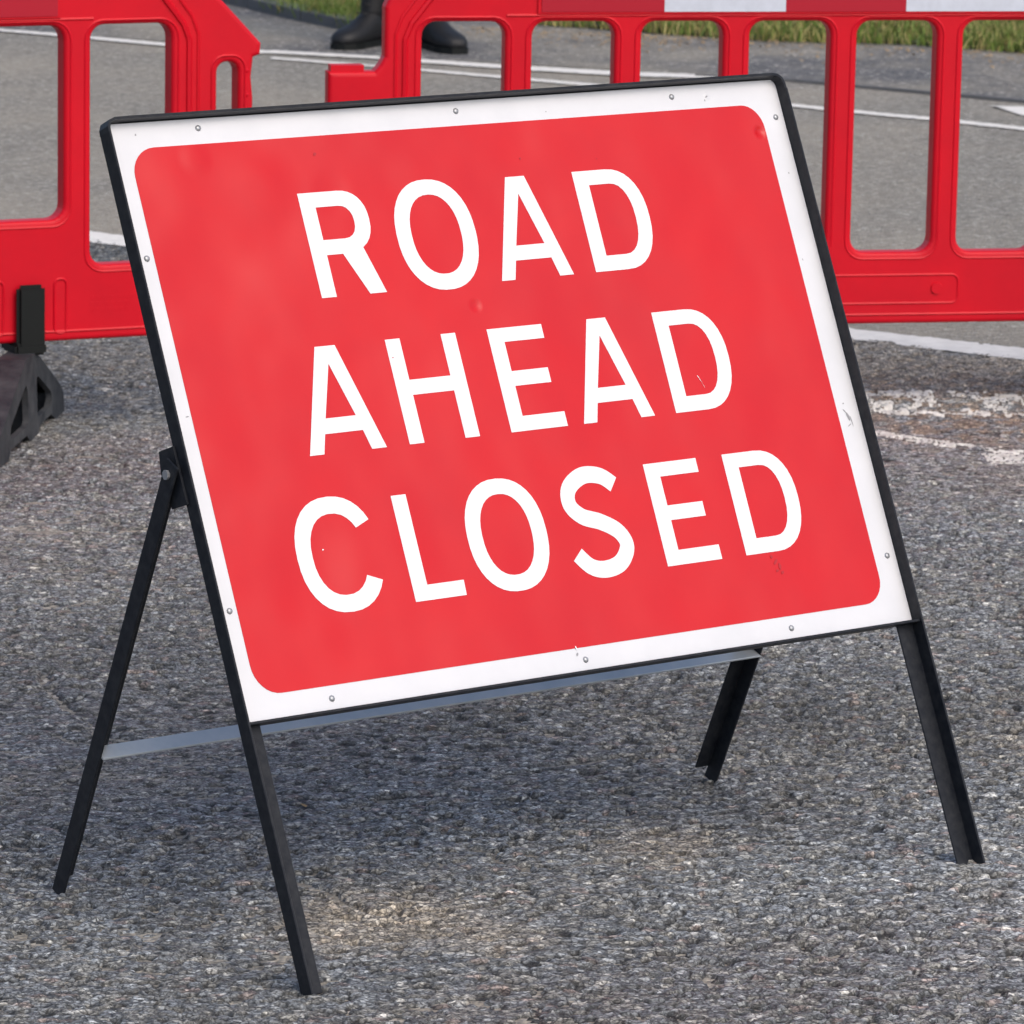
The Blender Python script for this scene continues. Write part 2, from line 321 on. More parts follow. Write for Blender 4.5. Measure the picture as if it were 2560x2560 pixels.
    tag(link('car_park_surface', me, M['chips']), kind='structure')
chips()

# ------------------------------------------------------------------ road markings
def marking(name, pts_a, pts_b, z, label, wear=0., cell=.012, seed=0, rag=.006, kind=None):
    """strip between two polylines (same count), diced so the edge is ragged and worn bits drop out"""
    A = np.array(pts_a, float); B = np.array(pts_b, float)
    L = np.linalg.norm(np.diff(A, axis=0), axis=1); cum = np.r_[0, np.cumsum(L)]
    wid = np.linalg.norm(A-B, axis=1).mean(); n = max(2, int(cum[-1]/cell)); mW = max(2, int(wid/cell)+1)
    s = np.linspace(0, cum[-1], n+1)
    a = np.stack([np.interp(s, cum, A[:, k]) for k in (0, 1)], -1); b_ = np.stack([np.interp(s, cum, B[:, k]) for k in (0, 1)], -1)
    t_ = np.linspace(0, 1, mW+1); P = a[:, None]*(1-t_[None, :, None])+b_[:, None]*t_[None, :, None]
    jit = np.stack([h2(np.arange(n+1)[:, None]*1., t_[None]*97, seed), h2(np.arange(n+1)[:, None]*1., t_[None]*97, seed+1)], -1)-.5
    P = P+jit*rag*2
    V = [(p[0], p[1], z) for p in P.reshape(-1, 2)]; F = []
    for i in range(n):
        for j in range(mW):
            c = P[i, j]
            if wear and fbm(np.array(c[0]*14), np.array(c[1]*9), seed+3, 4) < wear: continue
            k = i*(mW+1)+j; F.append((k, k+1, k+mW+2, k+mW+1))
    me = bpy.data.meshes.new(name); me.from_pydata(V, [], F); me.update()
    bm = bmesh.new(); bm.from_mesh(me); bmesh.ops.delete(bm, geom=[v for v in bm.verts if not v.link_faces], context='VERTS')
    for f in bm.faces:
        if f.normal.z < 0: f.normal_flip()
    bm.to_mesh(me); bm.free()
    return tag(link(name, me, M['paint']), label, 'road marking', kind=kind)
marking('road_marking', [(-3.2,13.48),(-1.03,11.99),(-.95,11.93),(.73,10.72),(1.08,10.50),(3,9.2)], [(-3.2,13.30),(-1.02,11.81),(-.94,11.76),(.72,10.575),(1.07,10.345),(3,9.05)], .0005,
        'bold white line running just beyond the bottom of the red barriers', wear=.16, seed=5)
marking('road_marking', [(-4,17.75),(-1.74,16.73),(-1.5,16.60),(-1.14,16.36),(-.86,16.22),(-.78,16.21),(-.45,16.09)], [(-4,17.66),(-1.74,16.66),(-1.5,16.51),(-1.14,16.27),(-.86,16.12),(-.78,16.12),(-.45,16.01)], .001,
        'thin far white line crossing the left barrier windows towards the boots', wear=.1, seed=9)
marking('road_marking', [(-.44,16.09),(-.05,15.91),(.29,15.79),(.63,15.72)], [(-.44,15.99),(-.05,15.79),(.29,15.66),(.63,15.62)], .001,
        'short bright far white line just in front of the boots and right of them', wear=.12, seed=11)
marking('road_marking', [(-.80,16.02),(-.44,15.83),(.185,15.45),(.83,14.97),(.99,14.85),(1.21,14.70),(1.47,14.50),(4,12.9)], [(-.80,15.96),(-.44,15.77),(.185,15.37),(.83,14.89),(.99,14.77),(1.21,14.62),(1.47,14.41),(4,12.8)], .000,
        'long thin far white line passing behind the right barrier windows', wear=.1, seed=13)
marking('road_marking', [(1.42,15.03),(1.6,15.02),(1.9,14.98)], [(1.43,15.0),(1.6,14.45),(1.9,13.9)], .000, 'white triangular marking at the far right beyond the thin line', cell=.05, seed=15)

# far surfaces
poly_sheet('side_road', [(-8,20),(-4,17.85),(-1.74,16.78),(-.86,16.27),(-.45,16.11),(.29,15.86),(.86,15.62),(1.53,15.17),(2.6,14.45),(8,12),(12,30),(-8,30)], -.002, M['side'])
bm = bmesh.new(); prism(bm, [(.55,15.70),(.86,15.61),(1.53,15.16),(4,13.5),(4,13.47),(1.53,15.135),(.86,15.59),(.55,15.69)], -.02, .006, lambda u, v, d_: (u, v, d_))
tag(link('gutter_edge', frombm(bm, 'gutter_edge'), M['kerb']), kind='structure')

def leftedge(): return [(-5,25),(-2.0,19.5),(-.963,17.615),(-.76,17.2),(-.571,16.88),(-.47,16.80),(-.39,16.86),(-.34,17.05),(-.31,17.4),(-.3,24)]
LE = leftedge(); RE = [(-.05,24),(.0,17.35),(.06,17.16),(.31,17.03),(.8,16.76),(1.27,16.74),(1.66,16.53),(2.4,16.1),(5,15.0),(9,16),(9,24)]
def verge(pts):
    bm = bmesh.new(); prism(bm, [(p[0], p[1]+.07) for p in pts], -.05, .008, lambda u, v, d_: (u, v, d_)); o = link('grass_verge', frombm(bm, 'grass_verge'), M['earth']); tag(o, kind='structure')
verge(LE); verge(RE)
# kerb stones along the left verge
def kerbs():
    path = [Vector((p[0], p[1], 0)) for p in LE[1:9]]
    tot = 0; out = []
    for a, b_ in zip(path, path[1:]):
        L = (b_-a).length; k = max(1, round(L/.45))
        for i in range(k): out.append((a.lerp(b_, i/k), a.lerp(b_, (i+1)/k)))
    root = empty('kerb', path[2]); tag(root, 'dark concrete kerb edging the left grass verge behind the boots', 'kerb')
    for a, b_ in out:
        dv = (b_-a).normalized(); nv = Vector((dv.y, -dv.x, 0))
        if nv.y > 0 and dv.x > 0 and dv.y < 0: nv = -nv
        a2 = a+dv*.003; b2 = b_-dv*.003
        bm = bmesh.new()
        pr = [(0, -.06), (-.10, -.06), (-.10, .022), (-.09, .034), (0, .034)]
        vs = [[bm.verts.new(q-dv*0+(-nv)*p[0]*-1*(-1)*-1+Vector((0, 0, p[1]))-root.location) for p in pr] for q in (a2, b2)]
        bm.faces.new(vs[0]); bm.faces.new(vs[1][::-1])
        for i in range(5): bm.faces.new((vs[0][i], vs[1][i], vs[1][(i+1) % 5], vs[0][(i+1) % 5]))
        link('kerb_stone', frombm(bm, 'kerb_stone'), M['kerb'], root)
kerbs()

def inside(px, py, poly):
    c = np.zeros(px.shape, bool); n = len(poly)
    for i in range(n):
        x0, y0 = poly[i]; x1, y1 = poly[(i+1) % n]
        c ^= ((y0 > py) != (y1 > py)) & (px < (x1-x0)*(py-y0)/(y1-y0+1e-12)+x0)
    return c
def grass_mat():
    m = bpy.data.materials.new('grass blades'); m.use_nodes = True; t = m.node_tree; N = t.nodes; b = N['Principled BSDF']
    at = N.new('ShaderNodeAttribute'); at.attribute_name = 'blade'; t.links.new(at.outputs['Color'], b.inputs['Base Color'])
    b.inputs['Roughness'].default_value = .55; b.inputs['Specular IOR Level'].default_value = .3
    b.inputs['Subsurface Weight'].default_value = 0
    return m
M['grass'] = grass_mat()
def grass(poly, x0, x1, y0, y1, n, seed, dry, label):
    rg = np.random.default_rng(seed); px = rg.uniform(x0, x1, n); py = y0+(y1-y0)*rg.uniform(0, 1, n)**1.6
    cl = fbm(px*9, py*9, seed, 3); k = inside(px, py, poly) & (rg.uniform(0, 1, n) < .35+1.1*cl)
    px, py, cl = px[k], py[k], cl[k]; n = len(px)
    hgt = (.025+.05*rg.uniform(0, 1, n)**1.5)*(.4+1.2*cl); wd = .0014+.0018*rg.uniform(0, 1, n)
    az = rg.uniform(0, 2*np.pi, n); ln = hgt*rg.uniform(.15, .9, n); la = rg.uniform(0, 2*np.pi, n)
    cx, sx = np.cos(az)*wd, np.sin(az)*wd; lx, ly = np.cos(la)*ln, np.sin(la)*ln
    z0 = .003
    V = np.stack([np.stack([px-cx, py-sx, 0*px+z0], -1), np.stack([px+cx, py+sx, 0*px+z0], -1),
                  np.stack([px+cx*.8+lx*.35, py+sx*.8+ly*.35, z0+hgt*.6], -1), np.stack([px-cx*.8+lx*.35, py-sx*.8+ly*.35, z0+hgt*.6], -1),
                  np.stack([px+lx, py+ly, z0+hgt*.95], -1)], 1).reshape(-1, 3).astype(np.float32)
    q = np.arange(n)*5
    quads = np.stack([q, q+1, q+2, q+3], -1); tris = np.stack([q+3, q+2, q+4], -1)
    loops = np.concatenate([quads, tris], 1).ravel().astype(np.int32)
    me = bpy.data.meshes.new('grass'); me.vertices.add(len(V)); me.vertices.foreach_set('co', V.ravel()); me.loops.add(len(loops)); me.loops.foreach_set('vertex_index', loops)
    me.polygons.add(2*n); st = np.stack([np.arange(n)*7, np.arange(n)*7+4], -1).ravel().astype(np.int32); tt = np.tile([4, 3], n).astype(np.int32)
    me.polygons.foreach_set('loop_start', st); me.polygons.foreach_set('loop_total', tt); me.update(calc_edges=True)
    v = rg.uniform(0, 1, n); dr = (rg.uniform(0, 1, n) < dry*(.4+1.2*fbm(px*3, py*3, seed+5, 3)))
    g0 = np.stack([.07+.12*v, .12+.16*v, .02+.035*v], -1); g1 = np.stack([.26+.16*v, .24+.12*v, .09+.05*v], -1)
    c = np.where(dr[:, None], g1, g0); c = np.repeat(c, 5, 0)
    a = me.color_attributes.new('blade', 'FLOAT_COLOR', 'POINT'); a.data.foreach_set('color', np.concatenate([c, np.ones((len(c), 1))], 1).astype(np.float32).ravel())
    tag(link('grass', me, M['grass']), label, 'grass', kind='stuff')
grass(LE, -2.6, -.28, 16.75, 20.5, 110000, 3, .2, 'mown grass on the verge behind the boots')
grass(RE, -.06, 4.0, 15.3, 20.5, 200000, 4, .45, 'rough part dried grass beyond the right barrier')

def litter(name, n, fx, size, m, label, seed):
    rg = random.Random(seed); bm = bmesh.new()
    for _ in range(n):
        x, y, z = fx(rg); s = size*rg.uniform(.5, 1.5); a = rg.uniform(0, 6.28); tl = rg.uniform(-.5, .5)
        k = rg.choice((4, 5, 6)); vs = []
        for i in range(k):
            q = a+i*6.283/k; rr = s*rg.uniform(.6, 1.1)*(1 if i % 2 else .65)
            vs.append(bm.verts.new((x+rr*math.cos(q), y+rr*math.sin(q), z+.3*s+rr*tl*math.cos(q-a))))
        top = bm.verts.new((x, y, z+s*.55))
        for i in range(k): bm.faces.new((vs[i], vs[(i+1) % k], top))
    tag(link(name, frombm(bm, name), m), label, 'debris', kind='stuff')
litter('leaf_litter', 700, lambda r: (r.uniform(-.25, 1.9), 0, 0) if 0 else ((lambda x: (x, 17.0-.27*max(x, -.2)-abs(r.gauss(0, .2)), .004))(r.choice((-.1,.05,.3,.45,.5,.9,1.3,1.6))+r.gauss(0,.13))), .0075, M['litter'],
       'dry leaf bits strewn along the grass edge beyond the right barrier', 2)
litter('loose_grit', 700, lambda r: (r.uniform(.62, 1.6), r.uniform(9.2, 10.4), .004), .0042, M['kerb'], 'loose dark grit on the brown dirt right of the sign', 5)
litter('dry_leaf', 1, lambda r: (-.272, 6.53, .003), .011, M['litter'], 'single tan leaf on the ground inside the sign legs', 8)
bpy.data.objects['dry_leaf']['kind'] = ''; del bpy.data.objects['dry_leaf']['kind']; bpy.data.objects['dry_leaf']['category'] = 'leaf'

# ------------------------------------------------------------------ the sign
T = Vector((-.308247, 5.789426, .298862)); XA = Vector((.795152, .60641, 0)); YA = Vector((-.252637, .331269, .909085)); NA = Vector((.551278, -.72286, .416611))
PM = Matrix((( XA.x, YA.x, NA.x, T.x), (XA.y, YA.y, NA.y, T.y), (XA.z, YA.z, NA.z, T.z), (0, 0, 0, 1)))
ORG = Vector((.1827, 5.9916, 0))
sign = empty('road_sign', ORG); tag(sign, 'red and white ROAD AHEAD CLOSED sign leaning on a black steel A-frame', 'road sign')
LM = Matrix.Translation(-ORG) @ PM           # plate frame in the sign's own frame
ident = lambda u, v, d_: (u, v, d_)
# plate
bm = bmesh.new(); box(bm, (-.0105, -.0005, 0), (1.0515, .7502, .002)); plate = link('sign_plate', frombm(bm, 'sign_plate'), M['sign_white'], sign, LM)
def panel_outline():
    x0, y0, x1, y1 = .0185, .030, 1.0145, .7175; out = []
    for cx, cy, a0, r in ((x1-.032, y1-.034, 0, .034), (x0+.036, y1-.036, 90, .036), (x0+.036, y0+.038, 180, .038), (x1-.034, y0+.034, 270, .034)):
        r_ = abs((x1-cx) if cx > .5 else (cx-x0))
        for i in range(9):
            a = R(a0+90*i/8); out.append((cx+r_*math.cos(a), cy+r*math.sin(a)))
    return out
def mesh_from_flat(outer, holes, z, th, off=0):
    me = flat_shape(outer, holes, th/2, off=off); me.transform(Matrix.Translation((0, 0, z+th/2))); return me
red = link('red_panel', mesh_from_flat(panel_outline(), [], .0021, .0004), M['sign_red'], plate)
# letters, millimetres from each letter's lower left
def arc(cx, cy, rx, ry, a0, a1, n=14, p=2.25):
    out = []
    for i in range(n+1):
        a = R(a0+(a1-a0)*i/n); c, s = math.cos(a), math.sin(a)
        out.append((cx+rx*math.copysign(abs(c)**(2/p), c), cy+ry*math.copysign(abs(s)**(2/p), s)))
    return out
def stroke(pts, wd, n=7):
    P = []; q = [pts[0]]+pts+[pts[-1]]
    for i in range(1, len(q)-2):
        for k in range(n):
            t_ = k/n; P.append(tuple(.5*((2*q[i][j])+(-q[i-1][j]+q[i+1][j])*t_+(2*q[i-1][j]-5*q[i][j]+4*q[i+1][j]-q[i+2][j])*t_*t_+(-q[i-1][j]+3*q[i][j]-3*q[i+1][j]+q[i+2][j])*t_**3) for j in (0, 1)))
    P.append(pts[-1]); A, B = [], []
    for i, p in enumerate(P):
        a = P[max(i-1, 0)]; c = P[min(i+1, len(P)-1)]; dx, dy = c[0]-a[0], c[1]-a[1]; l = math.hypot(dx, dy)
        A.append((p[0]-dy/l*wd/2, p[1]+dx/l*wd/2)); B.append((p[0]+dy/l*wd/2, p[1]-dx/l*wd/2))
    return A+B[::-1]
def D_(w_=111): return [(0,0),(0,138)]+arc(w_-56,69,56,69,90,-90,18), [[(25.5,116),(25.5,23)]+arc(w_-54,69.5,29,46.5,-90,90,14)]
GL = {
 'R': ([(0,0),(0,138)]+arc(60,97,41,41,90,0,8)+arc(60,97,41,41,0,-60,5)[1:]+[(102,0),(74,0),(47.5,54),(25,54),(25,0)], [[(25,116),(25,76)]+arc(57,96,18.5,20,-90,90,10)]),
 'O': (arc(62.5,69.5,62.5,74,0,355,40), [arc(62.5,70,37,51,0,355,36)]),
 'A': ([(0,0),(45,138),(77,138),(119,0),(94,0),(87,25),(32,25),(24,0)], [[(39,47),(60.5,110),(81,47)]]),
 'H': ([(0,0),(0,138),(25,138),(25,84),(86,84),(86,138),(111,138),(111,0),(86,0),(86,62),(25,62),(25,0)], []),
 'E': ([(0,0),(0,138),(89,138),(89,117),(25.5,117),(25.5,81),(83,81),(83,59),(25.5,59),(25.5,22),(92,22),(92,0)], []),
 'C': (arc(63,73,63,74,28,332,30)+arc(63,73,38,50,328,32,24), []),
 'L': ([(0,0),(0,138),(25,138),(25,22),(81,22),(80,0)], []),
 'D': D_(),
 'S': (stroke([(93,115),(74,129),(46,132),(21,118),(16,97),(31,80),(58,70),(82,55),(90,35),(74,15),(48,9),(26,15),(9,33)], 24.5), []),
}
def place(txt, y, xs, sh=0):
    for c, x in zip(txt, xs):
        o_, h_ = GL[c]; f = lambda P: [((x+p[0])/1000, (y+p[1])/1000) for p in P]
        link('letter', mesh_from_flat(f(o_), [f(h) for h in h_], .0026, .0004, -.0013), M['letter'], plate)
place('ROAD', 508, [245, 379, 523, 675]); place('AHEAD', 312, [172, 323, 481, 596, 747]); place('CLOSED', 115, [119, 276, 375, 528, 673, 803])
for x, y in ((125,738),(518,737),(871,736),(1038,698),(1037,90),(848,14),(511,14),(123,14),(8,137),(8,579)):
    bm = bmesh.new(); bmesh.ops.create_uvsphere(bm, u_segments=10, v_segments=6, radius=.0042, matrix=Matrix.Translation((x/1000, y/1000, .0022)) @ Matrix.Diagonal((1, 1, .55, 1)))
    link('rivet', frombm(bm, 'rivet', True), M['rivet'], plate)
# scuffs: small chipped flecks on the sheeting
def fleck(pts, m, z=.0031):
    bm = bmesh.new()
    for (x, y, rx, ry, a) in pts:
        k = 7; rg = random.Random(int(x*7+y)); 
        vs = [bm.verts.new(((x+rx*math.cos(i*6.283/k)*rg.uniform(.6, 1.2)*math.cos(a)-ry*math.sin(i*6.283/k)*math.sin(a))/1000, (y+ry*math.sin(i*6.283/k)*rg.uniform(.6, 1.2)*math.cos(a)+rx*math.cos(i*6.283/k)*math.sin(a))/1000, z)) for i in range(k)]
        bm.faces.new(vs)
    return frombm(bm, 'scuff_mark')
M['darkred'] = mat('scratched red', (.42, .006, .014), .5)
M['scuff'] = mat('grey scuff', (.30, .31, .33), .6)
scf = link('scuff_mark', fleck([(844,110,3.2,2.4,.3),(849,103,5,2.2,.8),(854,96,2.6,4.6,.1),(856,88,3,2.4,.5),(848,91,3.2,1.8,.2),(600,668,1.4,1.8,0),(287,694,3,2,.3),(330,425,1.4,1,0),(722,660,1,1,0)], M['darkred']), M['darkred'], plate); tag(scf, kind='stuff')
scf = link('scuff_mark', fleck([(1031,282,2.2,7,.25),(1035,276,1,9,.1),(1027,290,1,4,.6),(1030,270,4,1,.4),(13,379,3,.9,.1),(929,733,2.4,1.2,.4),(925,728,1,2,0),(33,735,1.6,1.6,0),(594,634,1.6,1.8,0),(1028,300,1.4,1.4,0),
      (570,560,.4,.4,0),(700,150,1,.7,0),(500,22,3,1.6,.9),(497,34,1,3,.3),(28,300,1.2,1,0),(22,520,1.1,.9,0),(1022,500,.8,2,0),(660,728,1,1,0),(1036,620,1,1.5,0)], M['scuff'], .0023), M['scuff'], plate); tag(scf, kind='stuff')
scf = link('scuff_mark', fleck([(759,357,1.3,3.2,.3),(764,352,1,2,.3),(801,352,.5,12,.35),(500,30,1,4,.2),(160,196,2,1,0)], M['letter'], .0031), M['letter'], plate); tag(scf, kind='stuff')

# frame: angle iron 29 x 20, lip forwards round the plate
def rail(name, boxes, bev=.0012):
    bm = bmesh.new()
    for a, b_ in boxes: box(bm, a, b_)
    bevel_each = bmesh.new(); bm2 = bm
    bmesh.ops.bevel(bm2, geom=list(bm2.edges), offset=bev*.5, segments=1, affect='EDGES')
    return link(name, frombm(bm2, name), M['black'], sign, LM)
rail('front_leg', [((-.014, -.332, -.0035), (.0150, .742, -.0004)), ((-.0142, -.3325, -.0034), (-.0111, .738, .0195))])
rail('front_leg', [((1.026, -.332, -.0035), (1.0550, .742, -.0004)), ((1.0521, -.3325, -.0034), (1.0553, .733, .0205))])
bm = bmesh.new()
path = [(-.0126,.737),(-.0120,.7435),(-.0085,.7505),(-.001,.7530),(.02,.7533),(1.036,.7533),(1.0455,.7518),(1.0512,.7470),(1.0536,.7395),(1.0537,.732)]
tk = .0017; up, dn = [], []
for i, p in enumerate(path):
    a = path[max(i-1, 0)]; c = path[min(i+1, len(path)-1)]; dx, dy = c[0]-a[0], c[1]-a[1]; l = math.hypot(dx, dy)
    up.append((p[0]-dy/l*tk, p[1]+dx/l*tk)); dn.append((p[0]+dy/l*tk, p[1]-dx/l*tk))
for i in range(len(path)-1):
    q = [up[i], dn[i], dn[i+1], up[i+1]]
    A = [bm.verts.new((x, y, -.0033)) for x, y in q]; B = [bm.verts.new((x, y, .0185)) for x, y in q]
    bm.faces.new(A); bm.faces.new(B[::-1]); bm.faces.new((A[0], A[3], B[3], B[0])); bm.faces.new((A[1], B[1], B[2], A[2]))
box(bm, (.016, .724, -.0034), (1.025, .7515, -.0005))
link('top_rail', frombm(bm, 'top_rail'), M['black'], sign, LM)
rail('bottom_rail', [((-.0105, -.0048, -.0032), (1.058, -.0012, .0165)), ((.0155, -.001, -.0033), (1.0255, .024, -.0006))])
# hinge brackets
for x0 in (-.0178, 1.0556):
    bm = bmesh.new(); prism(bm, [(.272,.004),(.345,.002),(.347,-.030),(.322,-.036),(.275,-.030)], x0, x0+.0033, lambda u, v, d_: (d_, u, v))
    br = link('hinge_bracket', frombm(bm, 'hinge_bracket'), M['black'], sign, LM)
    bm = bmesh.new(); xx = x0-.0055 if x0 < 0 else x0-.012
    bmesh.ops.create_cone(bm, cap_ends=True, segments=8, radius1=.0062, radius2=.0055, depth=.014, matrix=Matrix.Translation((x0-.004 if x0 < 0 else x0+.006, .314, -.0115)) @ Matrix.Rotation(R(90), 4, 'Y'))
    link('hinge_bolt', frombm(bm, 'hinge_bolt'), M['rivet'], br)
# rear frame: own axes  P = hinge, DN = down the leg, BK = plane normal pointing back/up
hp = Vector((-.4085, 5.8879, .5803))+XA*.000; ft = Vector((-.5607, 6.0875, 0)); DN = (ft-hp).normalized(); BK = DN.cross(XA).normalized()
if BK.y < 0: BK = -BK
LEN = (ft-hp).length
RM = Matrix.Translation(-ORG) @ Matrix(((XA.x, DN.x, BK.x, hp.x), (XA.y, DN.y, BK.y, hp.y), (XA.z, DN.z, BK.z, hp.z), (0, 0, 0, 1)))
def rpart(name, boxes, m):
    bm = bmesh.new()
    for a, b_ in boxes: box(bm, a, b_)
    bmesh.ops.bevel(bm, geom=list(bm.edges), offset=.0006, segments=1, affect='EDGES')
    return link(name, frombm(bm, name), m, sign, RM)
# x measured from the hinge (which sits at plate x = -0.020)
rpart('rear_leg', [((-.0050, -.016, -.0125), (-.0018, LEN, .0125)), ((-.0048, -.002, .0100), (.0205, LEN-.018, .0128))], M['black'])
rpart('rear_leg', [((1.0580, .022, -.0125), (1.0612, LEN, .0125)), ((1.0345, .026, .0100), (1.0610, LEN-.018, .0128))], M['black'])
rpart('brace', [((-.0016, .410, -.016), (1.0577, .413, .0098)), ((.022, .413, .0068), (1.033, .432, .0097))], M['galv'])

# ------------------------------------------------------------------ barriers
def make_barrier(label, loc, yaw, left_feet=True):
    """local x along the panel, y = thickness (front is -y), z up"""
    root = empty('traffic_barrier', loc, yaw); tag(root, label, 'barrier', 'red plastic barriers across the road')
    Z0 = .171; U = Matrix.Rotation(R(90), 4, 'X')           # XY outline stood upright
    top = 1.0
    outer = [(.110,Z0+.01),(.118,Z0),(.60,Z0),(1.43,Z0),(1.912,Z0),(1.925,Z0+.012),(1.925,.50),(1.938,.485),(2.012,.500),(2.014,.62),(2.010,.66),(2.014,.697),(2.028,.702),(2.030,.724),(1.957,.800),(1.82,.93),(1.79,.965),(1.74,.99),(1.66,top),
             (.37,top),(.29,.99),(.24,.965),(.21,.93),(.118,.815),(.109,.795),(.109,.700),(.100,.684),(.090,.672),(.0,.672),(.0,.545),(.100,.545),(.109,.535),(.109,.36),(.100,.35),(.02,.35),(.02,.25),(.100,.25),(.109,.24)]
    holes = []
    for k in range(8):
        x = .181+.2150*k; zb = .402 if k in (1, 6) else .313
        holes.append(rrect(x, zb, x+.162, .767, .028))
    holes.append(rrect(1.940, .52, 1.984, .690, .02))
    me = flat_shape(outer, holes, .023, .009, 3); me.transform(U)
    bm = bmesh.new(); bm.from_mesh(me)
    # moulded relief on both faces: recess outlines, seams, end grooves
    for sgn in (-1, 1):
        y = .0225*sgn
        tube(bm, [(x, y, z) for x, z in rrect(.775, .212, 1.262, .268, .014)], .0028, 5, True)
        for cx in (.82, 1.218):
            bmesh.ops.create_cone(bm, cap_ends=True, segments=18, radius1=.013, radius2=.011, depth=.008, matrix=Matrix.Translation((cx, y, .241)) @ Matrix.Rotation(R(90), 4, 'X'))
        tube(bm, [(.345, y, .779), (1.69, y, .779)], .0032, 5)
        tube(bm, [(.112, y, .190), (1.92, y, .190)], .003, 5)
        for s_ in (0, 1):                                    # end post mouldings
            f = (lambda x: x) if s_ == 0 else (lambda x: 2.03-x)
            tube(bm, [(f(.148), y, .20), (f(.148), y, .735), (f(.160), y, .765), (f(.215), y, .835), (f(.30), y, .92)], .0062, 6)
            tube(bm, [(f(.1295), y, .20), (f(.1295), y, .745), (f(.142), y, .778), (f(.195), y, .848)], .0035, 6)
            for fx in (.405, .530):
                tube(bm, [(a, y, z) for a, z in rrect(f(fx)-.012, .187, f(fx)+.012, .290, .010, 3)], .003, 5, True)
        for k in range(8):                                   # raised rim round every window
            x = .181+.2150*k; zb = .402 if k in (1, 6) else .313
            tube(bm, [(a, y-.0005*sgn, z) for a, z in rrect(x-.0125, zb-.0125, x+.1745, .7795-.004, .036)], .0030, 5, True)
        tube(bm, [(a, y, z) for a, z in rrect(1.928, .508, 1.996, .702, .026)], .003, 5, True)
        # illegible moulding marks beside the foot
        rg = random.Random(4)
        for row in range(3):
            x = 1.685
            while x < 1.765:
                l = rg.uniform(.006, .012); box(bm, (x, y-.0009, .225+row*.012), (x+l, y+.0009, .231+row*.012)); x += l+rg.uniform(.002, .005)
    box(bm, (.006, -.016, .666), (.07, .016, .684))
    for k in range(4):                                       # knuckled hinge pin
        bmesh.ops.create_uvsphere(bm, u_segments=10, v_segments=6, radius=.0155, matrix=Matrix.Translation((1.999, 0, .535+.046*k)) @ Matrix.Diagonal((1, 1.7, 1, 1)))
    me2 = frombm(bm, 'panel'); me2.materials.clear()
    panel = link('panel', me2, M['plastic'], root)
    for p in me2.polygons: p.use_smooth = False
    # reflective board of five stripes on the front face
    bm = bmesh.new(); box(bm, (.405, -.0270, .782), (1.625, -.0236, .948)); board = link('board', frombm(bm, 'board'), M['plastic'], root)
    for k in range(5):
        x0 = .412+.2412*k
        bm = bmesh.new(); box(bm, (x0, -.0285, .786), (x0+.2408, -.0272, .944)); link('stripe', frombm(bm, 'stripe'), M['strip_white'] if k % 2 else M['strip_red'], board)
    return root
def make_foot(root, x, swivel, off):
    f = empty('foot', (x, 0, 0), swivel); f.parent = root
    # wedge: low at both ends, tall in the middle, arched web holes
    n = 'foot'
    wgt = lambda v: .015+.007*(1-min(v/.154, 1))
    prof = [(-.345,0),(-.345,.030),(-.325,.045),(-.05,.154),(.05,.154),(.26,.055),(.285,.035),(.285,0),(.20,0),(.16,.016),(.06,.016),(.03,0),(-.04,0),(-.07,.016),(-.21,.016),(-.24,0)]
    hl = [[(-.215,.040),(-.19,.032),(-.06,.032),(-.045,.04),(-.045,.098),(-.055,.108),(-.075,.104),(-.205,.056)], [(.035,.04),(.045,.032),(.15,.032),(.175,.045),(.165,.060),(.055,.108),(.04,.106)]]
    web = flat_shape(prof, hl, .006); bm = bmesh.new()
    for s_ in (-1, 1):                                       # two side webs, flaring towards the ground
        tmp = bmesh.new(); tmp.from_mesh(web)
        for v in tmp.verts:
            u_, z_, d_ = v.co; v.co = (s_*(wgt(z_)+.006)+d_, u_+off, z_)
        tm = bpy.data.meshes.new('t'); tmp.to_mesh(tm); tmp.free(); bm.from_mesh(tm)
    tops = [(-.345,.0),(-.345,.030),(-.325,.045),(-.05,.154),(.05,.154),(.26,.055),(.285,.035),(.285,0)]
    for (u0, v0), (u1, v1) in zip(tops, tops[1:]):           # top skin
        w0 = wgt(v0)+.0119; w1 = wgt(v1)+.0119
        q = [(-w0, u0+off, v0+.001), (w0, u0+off, v0+.001), (w1, u1+off, v1+.001), (-w1, u1+off, v1+.001)]
        A = [bm.verts.new(p) for p in q]; B = [bm.verts.new((p[0], p[1], max(p[2]-.008, .0005))) for p in q]
        bm.faces.new(A); bm.faces.new(B[::-1])
        for i in range(4): bm.faces.new((A[i], A[(i+1) % 4], B[(i+1) % 4], B[i]))
    for yy, zz in ((-.24, .05), (-.012, .12), (.012, .12), (.20, .05)): box(bm, (-.020, yy+off-.004, .004), (.020, yy+off+.004, zz))
    body = frombm(bm, 'foot'); bpy.data.objects.remove(f)
    f = link('foot', body, M['rubber'], root, Matrix.Translation((x, 0, 0)) @ Matrix.Rotation(swivel, 4, 'Z'))
    bm = bmesh.new(); box(bm, (-.028, -.042, .150), (.028, -.0255, .283)); bevel(bm, .007, 2)
    b2 = bmesh.new(); box(b2, (-.033, -.045, .150), (.029, .045, .173)); bevel(b2, .005, 2)
    tmp = bpy.data.meshes.new('t'); b2.to_mesh(tmp); b2.free(); bm.from_mesh(tmp)
    box(bm, (-.026, .0255, .150), (.026, .040, .283))
    link('foot_clip', frombm(bm, 'foot_clip'), M['clip'], f, Matrix.Rotation(-swivel, 4, 'Z'))
    return f
YL = R(25)
orgL = Vector((-.5016, 9.512, 0)); locL = orgL-Vector((math.cos(YL), math.sin(YL), 0))*2.03
bl = make_barrier('red barrier on the left with a black clip and a grey foot', locL, YL)
